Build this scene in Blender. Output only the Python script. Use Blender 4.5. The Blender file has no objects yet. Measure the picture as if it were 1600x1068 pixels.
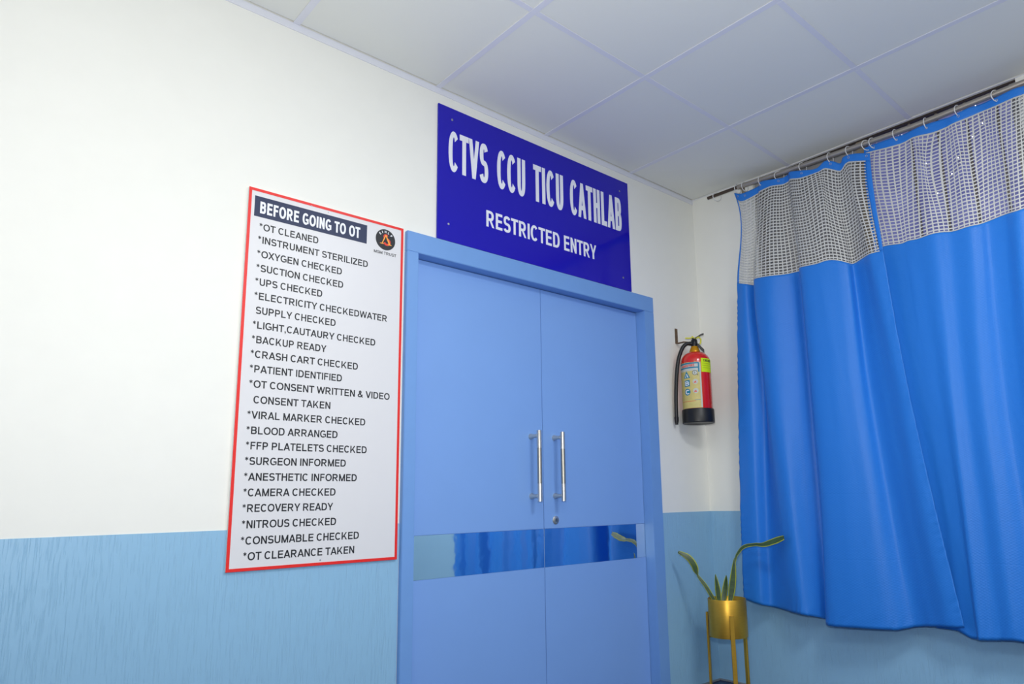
import bpy, bmesh, math, random, json
from mathutils import Vector, Matrix
random.seed(4)
PI = math.pi
C = bpy.context.scene.collection
SC = bpy.context.scene

def lin(r, g, b):
    def f(v):
        v /= 255.0
        return v / 12.92 if v <= 0.04045 else ((v + 0.055) / 1.055) ** 2.4
    return (f(r), f(g), f(b), 1.0)

# ------------------------------------------------------------------ camera
cam = bpy.data.cameras.new('camera')
cam.sensor_width = 36.0
cam.lens = 24.7366
cam.shift_x = -63.06 / 1600
cam.shift_y = 47.24 / 1600
cam.clip_start = 0.02
camo = bpy.data.objects.new('camera', cam)
C.objects.link(camo)
yaw, pitch, roll = 0.743686, 0.181466, -0.0194688
F = Vector((math.cos(pitch) * math.sin(yaw), math.cos(pitch) * math.cos(yaw), math.sin(pitch)))
Rt = Vector((math.cos(yaw), -math.sin(yaw), 0))
U = Rt.cross(F)
r_ = math.cos(roll) * Rt + math.sin(roll) * U
u_ = -math.sin(roll) * Rt + math.cos(roll) * U
M = Matrix((r_, u_, -F)).transposed().to_4x4()
M.translation = Vector((-3.36612, -2.37383, 0.959016))
camo.matrix_world = M
SC.camera = camo

# ------------------------------------------------------------------ light
w = bpy.data.worlds.new('world')
SC.world = w
w.use_nodes = True
w.node_tree.nodes['Background'].inputs[0].default_value = (0.75, 0.85, 1.0, 1)
w.node_tree.nodes['Background'].inputs[1].default_value = 0.3

def area(name, loc, target, sx, sy, power, col=(1, 1, 1), spread=PI):
    l = bpy.data.lights.new(name, 'AREA')
    l.shape = 'RECTANGLE'; l.size = sx; l.size_y = sy
    l.energy = power; l.color = col; l.spread = spread
    o = bpy.data.objects.new(name, l); C.objects.link(o)
    o.location = loc
    d = Vector(target) - Vector(loc)
    o.rotation_euler = d.to_track_quat('-Z', 'Y').to_euler()
    return o

area('panel_light', (-1.51, -2.21, 2.725), (-1.51, -2.21, 0), 0.56, 0.56, 32, (0.97, 0.985, 1.0))
area('panel_light', (-3.40, -2.21, 2.725), (-3.40, -2.21, 0), 0.56, 0.56, 13, (0.97, 0.985, 1.0))
area('panel_light', (-3.40, -4.10, 2.725), (-3.40, -4.10, 0), 0.56, 0.56, 24, (0.97, 0.985, 1.0))
area('panel_light', (-1.51, -4.10, 2.725), (-1.51, -4.10, 0), 0.56, 0.56, 20, (0.97, 0.985, 1.0))
# the photographer's flash, bounced off the ceiling
area('bounce_flash', (-3.30, -2.30, 1.15), (-2.3, -1.3, 2.74), 0.12, 0.10, 54, (1.0, 0.99, 0.97))

SC.view_settings.view_transform = 'Standard'
SC.view_settings.look = 'None'
SC.view_settings.exposure = -0.09
SC.view_settings.gamma = 1.0
SC.view_settings.use_curve_mapping = False

# ------------------------------------------------------------------ helpers
def mat(name, col, rough=0.6, metal=0.0, spec=0.5, **k):
    m = bpy.data.materials.new(name)
    m.use_nodes = True
    b = m.node_tree.nodes['Principled BSDF']
    b.inputs['Base Color'].default_value = col if len(col) == 4 else (*col, 1)
    b.inputs['Roughness'].default_value = rough
    b.inputs['Metallic'].default_value = metal
    b.inputs['Specular IOR Level'].default_value = spec
    for a, v in k.items():
        b.inputs[a.replace('_', ' ')].default_value = v
    return m

def nd(m, t, **k):
    n = m.node_tree.nodes.new(t)
    for a, v in k.items():
        if a in n.inputs.keys():
            n.inputs[a].default_value = v
        else:
            setattr(n, a, v)
    return n

def ln(m, a, ao, b, bi):
    m.node_tree.links.new(a.outputs[ao], b.inputs[bi])

def bsdf(m):
    return m.node_tree.nodes['Principled BSDF']

def noise_bump(m, scale, strength, dist=0.001, stretch=(1, 1, 1), detail=4.0, colvar=0.0, rough=0.5, coord='Object'):
    tc = nd(m, 'ShaderNodeTexCoord')
    mp = nd(m, 'ShaderNodeMapping')
    mp.inputs['Scale'].default_value = stretch
    ln(m, tc, coord, mp, 'Vector')
    n = nd(m, 'ShaderNodeTexNoise')
    n.inputs['Scale'].default_value = scale
    n.inputs['Detail'].default_value = detail
    n.inputs['Roughness'].default_value = rough
    ln(m, mp, 'Vector', n, 'Vector')
    bp = nd(m, 'ShaderNodeBump')
    bp.inputs['Strength'].default_value = strength
    bp.inputs['Distance'].default_value = dist
    ln(m, n, 'Fac', bp, 'Height')
    ln(m, bp, 'Normal', bsdf(m), 'Normal')
    if colvar:
        base = list(bsdf(m).inputs['Base Color'].default_value)
        rp = nd(m, 'ShaderNodeMapRange')
        rp.inputs['From Min'].default_value = 0.25; rp.inputs['From Max'].default_value = 0.75
        rp.inputs['To Min'].default_value = 1 - colvar; rp.inputs['To Max'].default_value = 1 + colvar
        ln(m, n, 'Fac', rp, 'Value')
        mx = nd(m, 'ShaderNodeVectorMath', operation='SCALE')
        mx.inputs[0].default_value = base[:3]
        ln(m, rp, 'Result', mx, 'Scale')
        ln(m, mx, 'Vector', bsdf(m), 'Base Color')
    return n, bp

def obj(name, bm, m=None, parent=None, smooth=False, mods=()):
    me = bpy.data.meshes.new(name)
    bmesh.ops.recalc_face_normals(bm, faces=bm.faces)
    bm.to_mesh(me); bm.free()
    if m is not None:
        for x in (m if isinstance(m, (list, tuple)) else [m]):
            me.materials.append(x)
    if smooth:
        me.polygons.foreach_set('use_smooth', [True] * len(me.polygons))
        if smooth == 'auto':
            me.set_sharp_from_angle(angle=math.radians(38))
    o = bpy.data.objects.new(name, me); C.objects.link(o)
    if parent is not None:
        o.parent = parent
        o.matrix_parent_inverse = PINV(parent)
    return o

def PINV(p):
    m = Matrix.LocRotScale(p.location, p.rotation_euler, p.scale)
    if p.parent:
        m = PINV(p.parent).inverted() @ Matrix() @ m if False else m
    return m.inverted()

def empty(name, loc, label, cat, group=None):
    o = bpy.data.objects.new(name, None); C.objects.link(o)
    o.location = loc
    o.empty_display_size = 0.05
    tag(o, label, cat, group)
    return o

def tag(o, label=None, cat=None, group=None, kind=None):
    if label: o['label'] = label
    if cat: o['category'] = cat
    if group: o['group'] = group
    if kind: o['kind'] = kind
    return o

def bx(bm, x0, x1, y0, y1, z0, z1, mi=0, bev=0.0):
    g = bmesh.ops.create_cube(bm, size=1.0)
    for v in g['verts']:
        v.co = Vector(((x0 + x1) / 2 + v.co.x * (x1 - x0), (y0 + y1) / 2 + v.co.y * (y1 - y0), (z0 + z1) / 2 + v.co.z * (z1 - z0)))
    fs = {f for v in g['verts'] for f in v.link_faces}
    if bev:
        es = list({e for v in g['verts'] for e in v.link_edges})
        rr = bmesh.ops.bevel(bm, geom=es, offset=bev, segments=2, affect='EDGES')
        fs = set(rr['faces']) | {f for f in fs if f.is_valid}
    for f in fs: f.material_index = mi
    return bm

def box(x0, x1, y0, y1, z0, z1, bev=0.0):
    return bx(bmesh.new(), x0, x1, y0, y1, z0, z1, 0, bev)

def tube(bm, pts, rad, seg=10, mi=0, cap=True):
    pts = [Vector(p) for p in pts]
    rads = rad if isinstance(rad, (list, tuple)) else [rad] * len(pts)
    rings = []
    prev = None
    for i, p in enumerate(pts):
        a = pts[max(i - 1, 0)]; b = pts[min(i + 1, len(pts) - 1)]
        t = (b - a).normalized()
        if prev is None:
            ref = Vector((0, 0, 1)) if abs(t.z) < 0.9 else Vector((1, 0, 0))
            n = t.cross(ref).normalized()
        else:
            n = (prev - t * prev.dot(t)).normalized()
        prev = n
        b2 = t.cross(n)
        rings.append([bm.verts.new(p + rads[i] * (math.cos(2 * PI * k / seg) * n + math.sin(2 * PI * k / seg) * b2)) for k in range(seg)])
    for i in range(len(rings) - 1):
        for k in range(seg):
            f = bm.faces.new((rings[i][k], rings[i][(k + 1) % seg], rings[i + 1][(k + 1) % seg], rings[i + 1][k]))
            f.material_index = mi; f.smooth = True
    if cap:
        for rg in (rings[0], rings[-1]):
            f = bm.faces.new(rg); f.material_index = mi
    return bm

def lathe(bm, c, prof, seg=40, mi=0, mis=None):
    rings = []
    for (r, z) in prof:
        if r < 1e-6:
            rings.append([bm.verts.new((c[0], c[1], z))])
        else:
            rings.append([bm.verts.new((c[0] + r * math.cos(2 * PI * k / seg), c[1] + r * math.sin(2 * PI * k / seg), z)) for k in range(seg)])
    for i in range(len(rings) - 1):
        A, B = rings[i], rings[i + 1]
        for k in range(seg):
            a0, a1 = A[k % len(A)], A[(k + 1) % len(A)]
            b0, b1 = B[k % len(B)], B[(k + 1) % len(B)]
            vs = []
            for v in (a0, a1, b1, b0):
                if v not in vs: vs.append(v)
            if len(vs) > 2:
                f = bm.faces.new(vs); f.material_index = mis[i] if mis else mi
    return bm

def torus(bm, c, R, r, ax, seg=28, s2=8, a0=0, a1=2 * PI, mi=0):
    ax = Vector(ax).normalized()
    ref = Vector((0, 0, 1))
    e2 = (ref - ax * ref.dot(ax)).normalized(); e1 = e2.cross(ax)
    full = abs(a1 - a0 - 2 * PI) < 1e-4
    n = seg if full else seg + 1
    rings = []
    for i in range(n):
        a = a0 + (a1 - a0) * i / seg
        d = math.cos(a) * e1 + math.sin(a) * e2
        rings.append([bm.verts.new(Vector(c) + d * (R + r * math.cos(2 * PI * k / s2)) + ax * r * math.sin(2 * PI * k / s2)) for k in range(s2)])
    for i in range(n if full else n - 1):
        A, B = rings[i], rings[(i + 1) % n]
        for k in range(s2):
            f = bm.faces.new((A[k], A[(k + 1) % s2], B[(k + 1) % s2], B[k])); f.material_index = mi; f.smooth = True
    if not full:
        bm.faces.new(rings[0]); bm.faces.new(rings[-1])
    return bm

# ------------------------------------------------------------------ lettering
def glyph(ch, tx, ty):
    """upright grotesque capitals, cap height 1; returns advance and a list of convex quads"""
    P = []
    def rect(x0, y0, x1, y1): P.append([(x0, y0), (x1, y0), (x1, y1), (x0, y1)])
    def para(x0, y0, x1, y1, w): P.append([(x0, y0), (x0 + w, y0), (x1 + w, y1), (x1, y1)])
    def band(cx, cy, rx, ry, a0, a1, e=2.35):
        n = max(3, int(abs(a1 - a0) / 13))
        def pt(rx, ry, a):
            c, s = math.cos(a), math.sin(a)
            return (cx + rx * math.copysign(abs(c) ** (2 / e), c), cy + ry * math.copysign(abs(s) ** (2 / e), s))
        q = [(pt(rx, ry, math.radians(a0 + (a1 - a0) * i / n)), pt(rx - tx, ry - ty, math.radians(a0 + (a1 - a0) * i / n))) for i in range(n + 1)]
        for i in range(n): P.append([q[i][0], q[i + 1][0], q[i + 1][1], q[i][1]])
    h = ty / 2; d = tx * (1.06 if tx < .22 else .92); s = .085; W = 0
    if ch == 'A':
        W = .95; s = .0; para(0, 0, W / 2 - d / 2, 1, d); para(W - d, 0, W / 2 - d / 2, 1, d); rect(.2, .22, W - .2, .22 + ty * .9)
    elif ch == 'B':
        W = .80; rect(0, 0, tx, 1); rect(tx, 1 - ty, .42, 1); rect(tx, 0, .44, ty); rect(tx, .52 - h, .44, .52 + h)
        band(.42, (1 + .52 - h) / 2, W - .03 - .42, (1 - .52 + h) / 2, -90, 90); band(.44, (.52 + h) / 2, W - .44, (.52 + h) / 2, -90, 90)
    elif ch == 'C':
        W = .89; s = .045; band(W / 2, .5, W / 2, .51, 42, 318, 2.2)
    elif ch == 'D':
        W = .84; rect(0, 0, tx, 1); rect(tx, 1 - ty, .38, 1); rect(tx, 0, .38, ty); band(.38, .5, W - .38, .5, -90, 90)
    elif ch in 'EF':
        W = .73 if ch == 'E' else .67; rect(0, 0, tx, 1); rect(tx, 1 - ty, W, 1); rect(tx, .52 - h, W - .05, .52 + h)
        if ch == 'E': rect(tx, 0, W, ty)
    elif ch == 'G':
        W = .93; s = .045; band(W / 2, .5, W / 2, .51, 42, 300, 2.2); rect(W - tx * .95, .10, W - .01, .53); rect(W * .52, .53 - ty, W - tx * .5, .53)
        P.append([(W * .62, -.0), (W * .75, .04), (W - tx * .5, .12), (W - tx * .9, .20)])
    elif ch == 'H':
        W = .79; rect(0, 0, tx, 1); rect(W - tx, 0, W, 1); rect(tx, .52 - h, W - tx, .52 + h)
    elif ch == 'I':
        W = tx; rect(0, 0, tx, 1)
    elif ch == 'K':
        W = .86; rect(0, 0, tx, 1); para(tx * .55, .30, W - d - .04, 1, d); para(W - d, 0, tx * .9 + .08, .60, d)
    elif ch == 'L':
        W = .68; rect(0, 0, tx, 1); rect(tx, 0, W, ty)
    elif ch == 'M':
        W = .96; rect(0, 0, tx, 1); rect(W - tx, 0, W, 1); w = d * .92; para(W / 2 - w / 2, 0, 0, 1, w); para(W / 2 - w / 2, 0, W - w, 1, w)
    elif ch == 'N':
        W = .80; rect(0, 0, tx, 1); rect(W - tx, 0, W, 1); para(W - d, 0, 0, 1, d)
    elif ch == 'O':
        W = .98; s = .045; band(W / 2, .5, W / 2, .51, 0, 360, 2.15)
    elif ch in 'PR':
        W = .78 if ch == 'P' else .86; b = .44 if ch == 'P' else .46; x = W - (.02 if ch == 'P' else .06)
        rect(0, 0, tx, 1); rect(tx, 1 - ty, .40, 1); rect(tx, b - h, .40, b + h); band(.40, (1 + b - h) / 2, x - .40, (1 - b + h) / 2, -90, 90)
        if ch == 'R': para(W - d, 0, .36 - d * .3, b, d)
    elif ch == 'S':
        W = .80; s = .045; c = .5
        band(W / 2, (1 + c - h) / 2 + .005, W / 2 - .02, (1 - c + h) / 2 + .005, 22, 270); band(W / 2, (c + h) / 2 - .005, W / 2, (c + h) / 2 + .005, 90, -160)
    elif ch == 'T':
        W = .80; s = .02; rect(0, 1 - ty, W, 1); rect(W / 2 - tx / 2, 0, W / 2 + tx / 2, 1 - ty)
    elif ch == 'U':
        W = .79; rect(0, .36, tx, 1); rect(W - tx, .36, W, 1); band(W / 2, .36, W / 2, .37, 180, 360)
    elif ch == 'V':
        W = .92; s = 0; para(W / 2 - d / 2, 0, 0, 1, d); para(W / 2 - d / 2, 0, W - d, 1, d)
    elif ch == 'W':
        W = 1.28; s = 0; w = d * .9; a = W * .27 - w / 2; b = W * .73 - w / 2; m = W / 2 - w / 2
        para(a, 0, 0, 1, w); para(a, 0, m, 1, w); para(b, 0, m, 1, w); para(b, 0, W - w, 1, w)
    elif ch == 'X':
        W = .90; s = 0; d *= 1.08; para(0, 0, W - d, 1, d); para(W - d, 0, 0, 1, d)
    elif ch == 'Y':
        W = .90; s = 0; rect(W / 2 - tx / 2, 0, W / 2 + tx / 2, .42); para(W / 2 - d / 2, .38, 0, 1, d); para(W / 2 - d / 2, .38, W - d, 1, d)
    elif ch == 'Z':
        W = .80; s = .03; rect(0, 0, W, ty); rect(0, 1 - ty, W - .02, 1); para(0, ty * .9, W - d * 1.3, 1 - ty * .9, d * 1.25)
    elif ch == ',':
        W = tx; rect(0, 0, tx, ty * 1.1); P.append([(tx * .45, 0), (tx, 0), (tx * .75, -.14), (tx * .1, -.20)])
    elif ch == '*':
        W = .50
        for k in range(3):
            a = math.radians(30 + 60 * k); c, n = math.cos(a), math.sin(a); w = tx * .26
            P.append([(.25 + .24 * c * i - w * n * j, .79 + .24 * n * i + w * c * j) for i, j in ((-1, -1), (1, -1), (1, 1), (-1, 1))])
    elif ch == '&':
        W = .92; s = .045; band(.40, .765, .22, .245, 0, 360, 2.0); band(.36, .28, .36, .29, 60, 340, 2.1)
        para(W - d * 1.1, 0, .24 - d * .2, .72, d); P.append([(.62, .10), (.70, .06), (.88, .42), (.88 - tx * .8, .42)])
    return W + 2 * s, [[(x + s, y) for x, y in q] for q in P]

def flat_text(s, x0, x1, z0, z1, tx=.19, ty=.17, space=.38):
    """lettering fitted into a rectangle: list of 2D points and faces"""
    x = 0.0; Q = []
    for ch in s:
        if ch == ' ':
            x += space; continue
        adv, q = glyph(ch, tx, ty)
        Q += [[(x + a, b) for a, b in p] for p in q]
        x += adv
    a = min(p[0] for q in Q for p in q); b = max(p[0] for q in Q for p in q)
    pts = []; fs = []
    for q in Q:
        fs.append(tuple(range(len(pts), len(pts) + len(q))))
        pts += [(x0 + (p[0] - a) / (b - a) * (x1 - x0), z0 + p[1] * (z1 - z0)) for p in q]
    return pts, fs

def solid(name, pts, fs, place, m, parent, th=0.0006):
    """flat plates standing th proud of the surface; place(x, z, depth) puts them there"""
    vs = []; F_ = []
    for w_, f in enumerate(fs):
        n = len(vs); k = len(f)
        d = th + (w_ % 11) * 0.00003      # overlapping strokes lie in thin layers
        vs += [place(*pts[i], d) for i in f] + [place(*pts[i], 0) for i in f]
        F_.append(tuple(range(n, n + k)))
        F_ += [(n + i, n + k + i, n + k + (i + 1) % k, n + (i + 1) % k) for i in range(k)]
    me = bpy.data.meshes.new(name)
    me.from_pydata(vs, [], F_); me.materials.append(m); me.update()
    o = bpy.data.objects.new(name, me); C.objects.link(o)
    o.parent = parent
    if parent: o.matrix_parent_inverse = PINV(parent)
    return o

def wallA(y):
    return lambda x, z, d: (x, y - d, z)

def polygon(n, cx, cz, rx, rz, a0=0):
    p = [(cx + rx * math.cos(a0 + 2 * PI * i / n), cz + rz * math.sin(a0 + 2 * PI * i / n)) for i in range(n)]
    return p, [tuple(range(n))]

# ------------------------------------------------------------------ materials
m_wall = mat('white_wall_paint', lin(235, 235, 228), 0.55, spec=0.35)
noise_bump(m_wall, 9, 0.25, 0.004, detail=6, colvar=0.012)
m_dado = mat('light_blue_textured_paint', lin(142, 187, 218), 0.42, spec=0.5)
def dado_nodes(m, horiz):
    tc = nd(m, 'ShaderNodeTexCoord')
    hs = []
    for sc, st, det in ((1.0, (320, 320, 15), 4), (1.0, (26, 26, 130), 4), (1.0, (240, 240, 14), 2)):
        mp = nd(m, 'ShaderNodeMapping'); mp.inputs['Scale'].default_value = st
        ln(m, tc, 'Object', mp, 'Vector')
        n = nd(m, 'ShaderNodeTexNoise'); n.inputs['Scale'].default_value = sc; n.inputs['Detail'].default_value = det
        ln(m, mp, 'Vector', n, 'Vector'); hs.append(n)
    rp = nd(m, 'ShaderNodeValToRGB')
    rp.color_ramp.elements[0].position = 0.30; rp.color_ramp.elements[0].color = (0, 0, 0, 1)
    rp.color_ramp.elements[1].position = 0.46; rp.color_ramp.elements[1].color = (1, 1, 1, 1)
    ln(m, hs[0], 'Fac', rp, 'Fac')
    a = nd(m, 'ShaderNodeMath', operation='MULTIPLY_ADD'); a.inputs[1].default_value = 0.35
    ln(m, hs[1], 'Fac', a, 0); ln(m, rp, 'Color', a, 2)
    b = nd(m, 'ShaderNodeMath', operation='MULTIPLY_ADD'); b.inputs[1].default_value = 0.35
    ln(m, hs[2], 'Fac', b, 0); ln(m, a, 'Value', b, 2)
    bp = nd(m, 'ShaderNodeBump'); bp.inputs['Strength'].default_value = 0.6; bp.inputs['Distance'].default_value = 0.0012
    ln(m, b, 'Value', bp, 'Height'); ln(m, bp, 'Normal', bsdf(m), 'Normal')
dado_nodes(m_dado, 0)
m_tile = mat('ceiling_tile_white', lin(229, 231, 225), 0.7, spec=0.25)
noise_bump(m_tile, 220, 0.25, 0.0006, detail=3)
m_tbar = mat('ceiling_grid_white', lin(222, 224, 232), 0.4, spec=0.5)
m_slab = mat('dark_ceiling_void', lin(40, 40, 42), 0.9)
m_floor = mat('navy_floor_vinyl', lin(22, 38, 84), 0.35)
noise_bump(m_floor, 40, 0.1, 0.001, colvar=0.1)
m_skirt = mat('beige_skirting', lin(128, 134, 142), 0.5)
m_frame = mat('door_frame_blue_enamel', lin(112, 157, 216), 0.38, spec=0.5)
noise_bump(m_frame, 18, 0.25, 0.003, detail=5, colvar=0.015)
m_leaf = mat('door_leaf_blue_laminate', lin(124, 165, 225), 0.42, spec=0.4)
noise_bump(m_leaf, 6, 0.1, 0.002, detail=3, colvar=0.012)
m_mirror = mat('polished_steel_strip', (0.86, 0.9, 0.93, 1), 0.035, 1.0)
noise_bump(m_mirror, 11, 0.12, 0.003, detail=2)
m_steel = mat('brushed_steel', (0.66, 0.63, 0.56, 1), 0.28, 0.9)
m_steel2 = mat('satin_steel_sleeve', (0.46, 0.43, 0.36, 1), 0.42, 1.0)
m_dark = mat('dark_gap', lin(20, 22, 30), 0.8)
m_red = mat('board_red_border', lin(228, 38, 32), 0.4)
m_board = mat('board_white_print', lin(219, 219, 221), 0.38)
m_navy = mat('board_navy_print', lin(28, 42, 78), 0.45)
m_ink = mat('board_black_print', lin(24, 26, 32), 0.45)
m_gold = mat('logo_orange_print', lin(248, 168, 62), 0.45)
m_lred = mat('logo_red_print', lin(225, 62, 48), 0.45)
m_white = mat('white_print', lin(236, 238, 244), 0.45)
m_sign = mat('royal_blue_acrylic', lin(24, 12, 172), 0.10, spec=0.5)
m_screw = mat('screw_head', (0.45, 0.45, 0.5, 1), 0.35, 1.0)
m_ered = mat('extinguisher_red_enamel', lin(214, 22, 6), 0.22, spec=0.6, Coat_Weight=0.5)
m_rub = mat('black_rubber', lin(18, 19, 22), 0.4)
m_brass = mat('yellow_brass_collar', lin(214, 150, 20), 0.3, 0.5)
m_yel = mat('yellow_plastic', lin(214, 210, 60), 0.45)
m_valve = mat('black_valve_metal', lin(30, 30, 34), 0.35, 0.4)
m_label = mat('cream_label_paper', lin(208, 192, 118), 0.5)
noise_bump(m_label, 60, 0.05, 0.001, colvar=0.08)
m_labelw = mat('label_pale_print', lin(196, 200, 192), 0.5)
m_teal = mat('label_teal_print', lin(20, 128, 160), 0.5)
m_flu = mat('fluorescent_yellow_paper', lin(212, 240, 10), 0.6)
m_rust = mat('worn_brown_steel', lin(120, 98, 78), 0.5, 0.6)
noise_bump(m_rust, 90, 0.2, 0.001, colvar=0.25)
m_potg = mat('satin_gold_metal', lin(204, 160, 58), 0.38, 0.75)
noise_bump(m_potg, 30, 0.05, 0.001, stretch=(1, 1, 8), colvar=0.06)
m_soil = mat('dark_potting_soil', lin(46, 36, 28), 0.95)
noise_bump(m_soil, 120, 1.0, 0.004, colvar=0.4)
m_rod = mat('brown_grey_steel_rod', (0.42, 0.38, 0.33, 1), 0.42, 0.7)
m_rodthin = mat('dark_inner_rod', (0.10, 0.075, 0.06, 1), 0.35, 0.8)
m_ring = mat('white_plastic_ring', lin(225, 226, 224), 0.3)
m_winf = mat('dark_brown_window_frame', lin(52, 42, 38), 0.5)
m_wint = mat('tan_window_post', lin(140, 128, 108), 0.5)
m_grille = mat('dark_grille_bar', lin(120, 112, 104), 0.5)
m_glass = mat('dark_window_glass', lin(150, 148, 146), 0.35)
noise_bump(m_glass, 3, 0.05, 0.002, colvar=0.15)

def cloth(name, col, weave=True):
    m = mat(name, col, 0.46, spec=0.32, Sheen_Weight=0.1, Sheen_Roughness=0.4)
    bsdf(m).inputs['Sheen Tint'].default_value = (0.6, 0.8, 1, 1)
    uv = nd(m, 'ShaderNodeUVMap')
    out = []
    for rot in (0.55, -0.55):
        mp = nd(m, 'ShaderNodeMapping'); mp.inputs['Rotation'].default_value = (0, 0, rot)
        ln(m, uv, 'UV', mp, 'Vector')
        wv = nd(m, 'ShaderNodeTexWave'); wv.inputs['Scale'].default_value = 34
        wv.bands_direction = 'Y'
        ln(m, mp, 'Vector', wv, 'Vector'); out.append(wv)
    mx = nd(m, 'ShaderNodeMath', operation='MULTIPLY')
    ln(m, out[0], 'Fac', mx, 0); ln(m, out[1], 'Fac', mx, 1)
    n = nd(m, 'ShaderNodeTexNoise'); n.inputs['Scale'].default_value = 7; n.inputs['Detail'].default_value = 3
    mp = nd(m, 'ShaderNodeMapping'); mp.inputs['Scale'].default_value = (1.6, 0.5, 1)
    ln(m, uv, 'UV', mp, 'Vector'); ln(m, mp, 'Vector', n, 'Vector')
    b1 = nd(m, 'ShaderNodeBump'); b1.inputs['Strength'].default_value = 0.22; b1.inputs['Distance'].default_value = 0.0012
    ln(m, mx, 'Value', b1, 'Height')
    b2 = nd(m, 'ShaderNodeBump'); b2.inputs['Strength'].default_value = 0.35; b2.inputs['Distance'].default_value = 0.01
    ln(m, n, 'Fac', b2, 'Height'); ln(m, b1, 'Normal', b2, 'Normal')
    # horizontal packing creases
    sx = nd(m, 'ShaderNodeSeparateXYZ'); ln(m, uv, 'UV', sx, 'Vector')
    md = nd(m, 'ShaderNodeMath', operation='PINGPONG'); md.inputs[1].default_value = 0.14
    ln(m, sx, 'Y', md, 0)
    cr = nd(m, 'ShaderNodeMapRange'); cr.inputs['From Min'].default_value = 0; cr.inputs['From Max'].default_value = 0.004
    ln(m, md, 'Value', cr, 'Value')
    b3 = nd(m, 'ShaderNodeBump'); b3.inputs['Strength'].default_value = 0.18; b3.inputs['Distance'].default_value = 0.001
    ln(m, cr, 'Result', b3, 'Height'); ln(m, b2, 'Normal', b3, 'Normal')
    ln(m, b3, 'Normal', bsdf(m), 'Normal')
    return m
m_cloth = cloth('royal_blue_satin', lin(38, 121, 213))
m_hem = mat('blue_hem_tape', lin(40, 118, 205), 0.6)
m_net = mat('white_net_mesh', lin(200, 200, 196), 0.6)

# ------------------------------------------------------------------ room
H = 2.742
DADO = 0.8896
X0, Y0 = -5.5, -5.5

fl = tag(obj('floor', box(X0 - .15, 0.15, Y0 - .15, 0.15, -0.1, 0.0), m_floor), kind='structure')

# wall with the doors, y = 0
FX0, FX1, FZ = -1.975, -0.443, 2.042        # outer line of the door frame
IX0, IX1, IZ = -1.922, -0.521, 1.957        # opening
bm = bmesh.new()
bx(bm, X0, FX0 + .02, 0, .15, 0, 2.9); bx(bm, FX1 - .02, 0.0, 0, .15, 0, 2.9); bx(bm, FX0 + .02, FX1 - .02, 0, .15, FZ - .02, 2.9)
wa = tag(obj('wall_back', bm, m_wall), kind='structure')
tag(obj('painted_dado', box(X0, FX0 - .002, -0.0016, 0.0, 0, DADO), m_dado, wa))
tag(obj('painted_dado', box(FX1 + .002, -0.0016, -0.0016, 0.0, 0, DADO), m_dado, wa))

# wall with the window, x = 0
WY0, WY1, WZ0, WZ1 = -1.705, -0.415, 1.02, 2.721
bm = bmesh.new()
bx(bm, 0, .15, WY1, 0.15, 0, 2.9); bx(bm, 0, .15, Y0, WY0, 0, 2.9)
bx(bm, 0, .15, WY0, WY1, 0, WZ0); bx(bm, 0, .15, WY0, WY1, WZ1, 2.9)
wb = tag(obj('wall_right', bm, m_wall), kind='structure')
tag(obj('painted_dado', box(-0.0016, 0, Y0, 0, 0, DADO), m_dado, wb))
wl = tag(obj('wall_left', box(X0 - .15, X0, Y0, 0.15, 0, 2.9), m_wall), kind='structure')
tag(obj('painted_dado', box(X0, X0 + .0016, Y0, 0, 0, DADO), m_dado, wl))
wf = tag(obj('wall_front', box(X0 - .15, 0.15, Y0 - .15, Y0, 0, 2.9), m_wall), kind='structure')
tag(obj('painted_dado', box(X0, 0, Y0, Y0 + .0016, 0, DADO), m_dado, wf))

# baseboards
tag(obj('baseboard_back', box(FX1, 0, -0.012, 0, 0.0005, 0.008, .001), m_skirt), kind='structure')
tag(obj('baseboard_right', box(-0.012, 0, Y0, -0.012, 0.0005, 0.008, .001), m_skirt), kind='structure')
tag(obj('baseboard_left', box(X0, FX0, -0.012, 0, 0.0005, 0.008, .001), m_skirt), kind='structure')

# ceiling: slab above, tiles, exposed grid
ce = tag(obj('ceiling', box(X0, 0.0, Y0, 0.0, 2.80, 2.9), m_slab), kind='structure')
gx = [-0.567 - .63 * k for k in range(8)]
gy = [-0.640 - .628 * k for k in range(8)]
def sag(x, y):     # the suspended ceiling hangs a little low along the window wall
    return -.018 * min(1.0, max(0.0, -y / .55)) * max(0.0, (x + .567) / .567)
xs = [-0.006] + gx + [X0 + .006]
ys = [-0.006] + gy + [Y0 + .006]
tmesh = {}
TP = 0.0015
for i in range(len(xs) - 1):
    for j in range(len(ys) - 1):
        a, b = xs[i + 1] + TP, xs[i] - TP
        c, d = ys[j + 1] + TP, ys[j] - TP
        if b - a < .02 or d - c < .02: continue
        key = (round(b - a, 4), round(d - c, 4))
        if i == 0:
            bm = bmesh.new(); bx(bm, a, b, c, d, H, H + .012, 0, .0015)
            for v in bm.verts: v.co.z += sag(v.co.x, v.co.y)
            obj('ceiling_tile', bm, m_tile, ce); continue
        if key not in tmesh:
            bm = bmesh.new(); bx(bm, -(b - a) / 2, (b - a) / 2, -(d - c) / 2, (d - c) / 2, 0, .012, 0, .0015)
            o = obj('ceiling_tile', bm, m_tile, ce); tmesh[key] = o.data
        else:
            o = bpy.data.objects.new('ceiling_tile', tmesh[key]); C.objects.link(o); o.parent = ce
        o.location = ((a + b) / 2, (c + d) / 2, H + random.uniform(0, .0012))
for x in gx:
    bm = bmesh.new(); bx(bm, x - .013, x + .013, Y0, -0.004, H - .0035, H - .0003, 0, .0008); bx(bm, x - .001, x + .001, Y0, -0.004, H, H + .04)
    obj('grid_bar', bm, m_tbar, ce)
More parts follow.
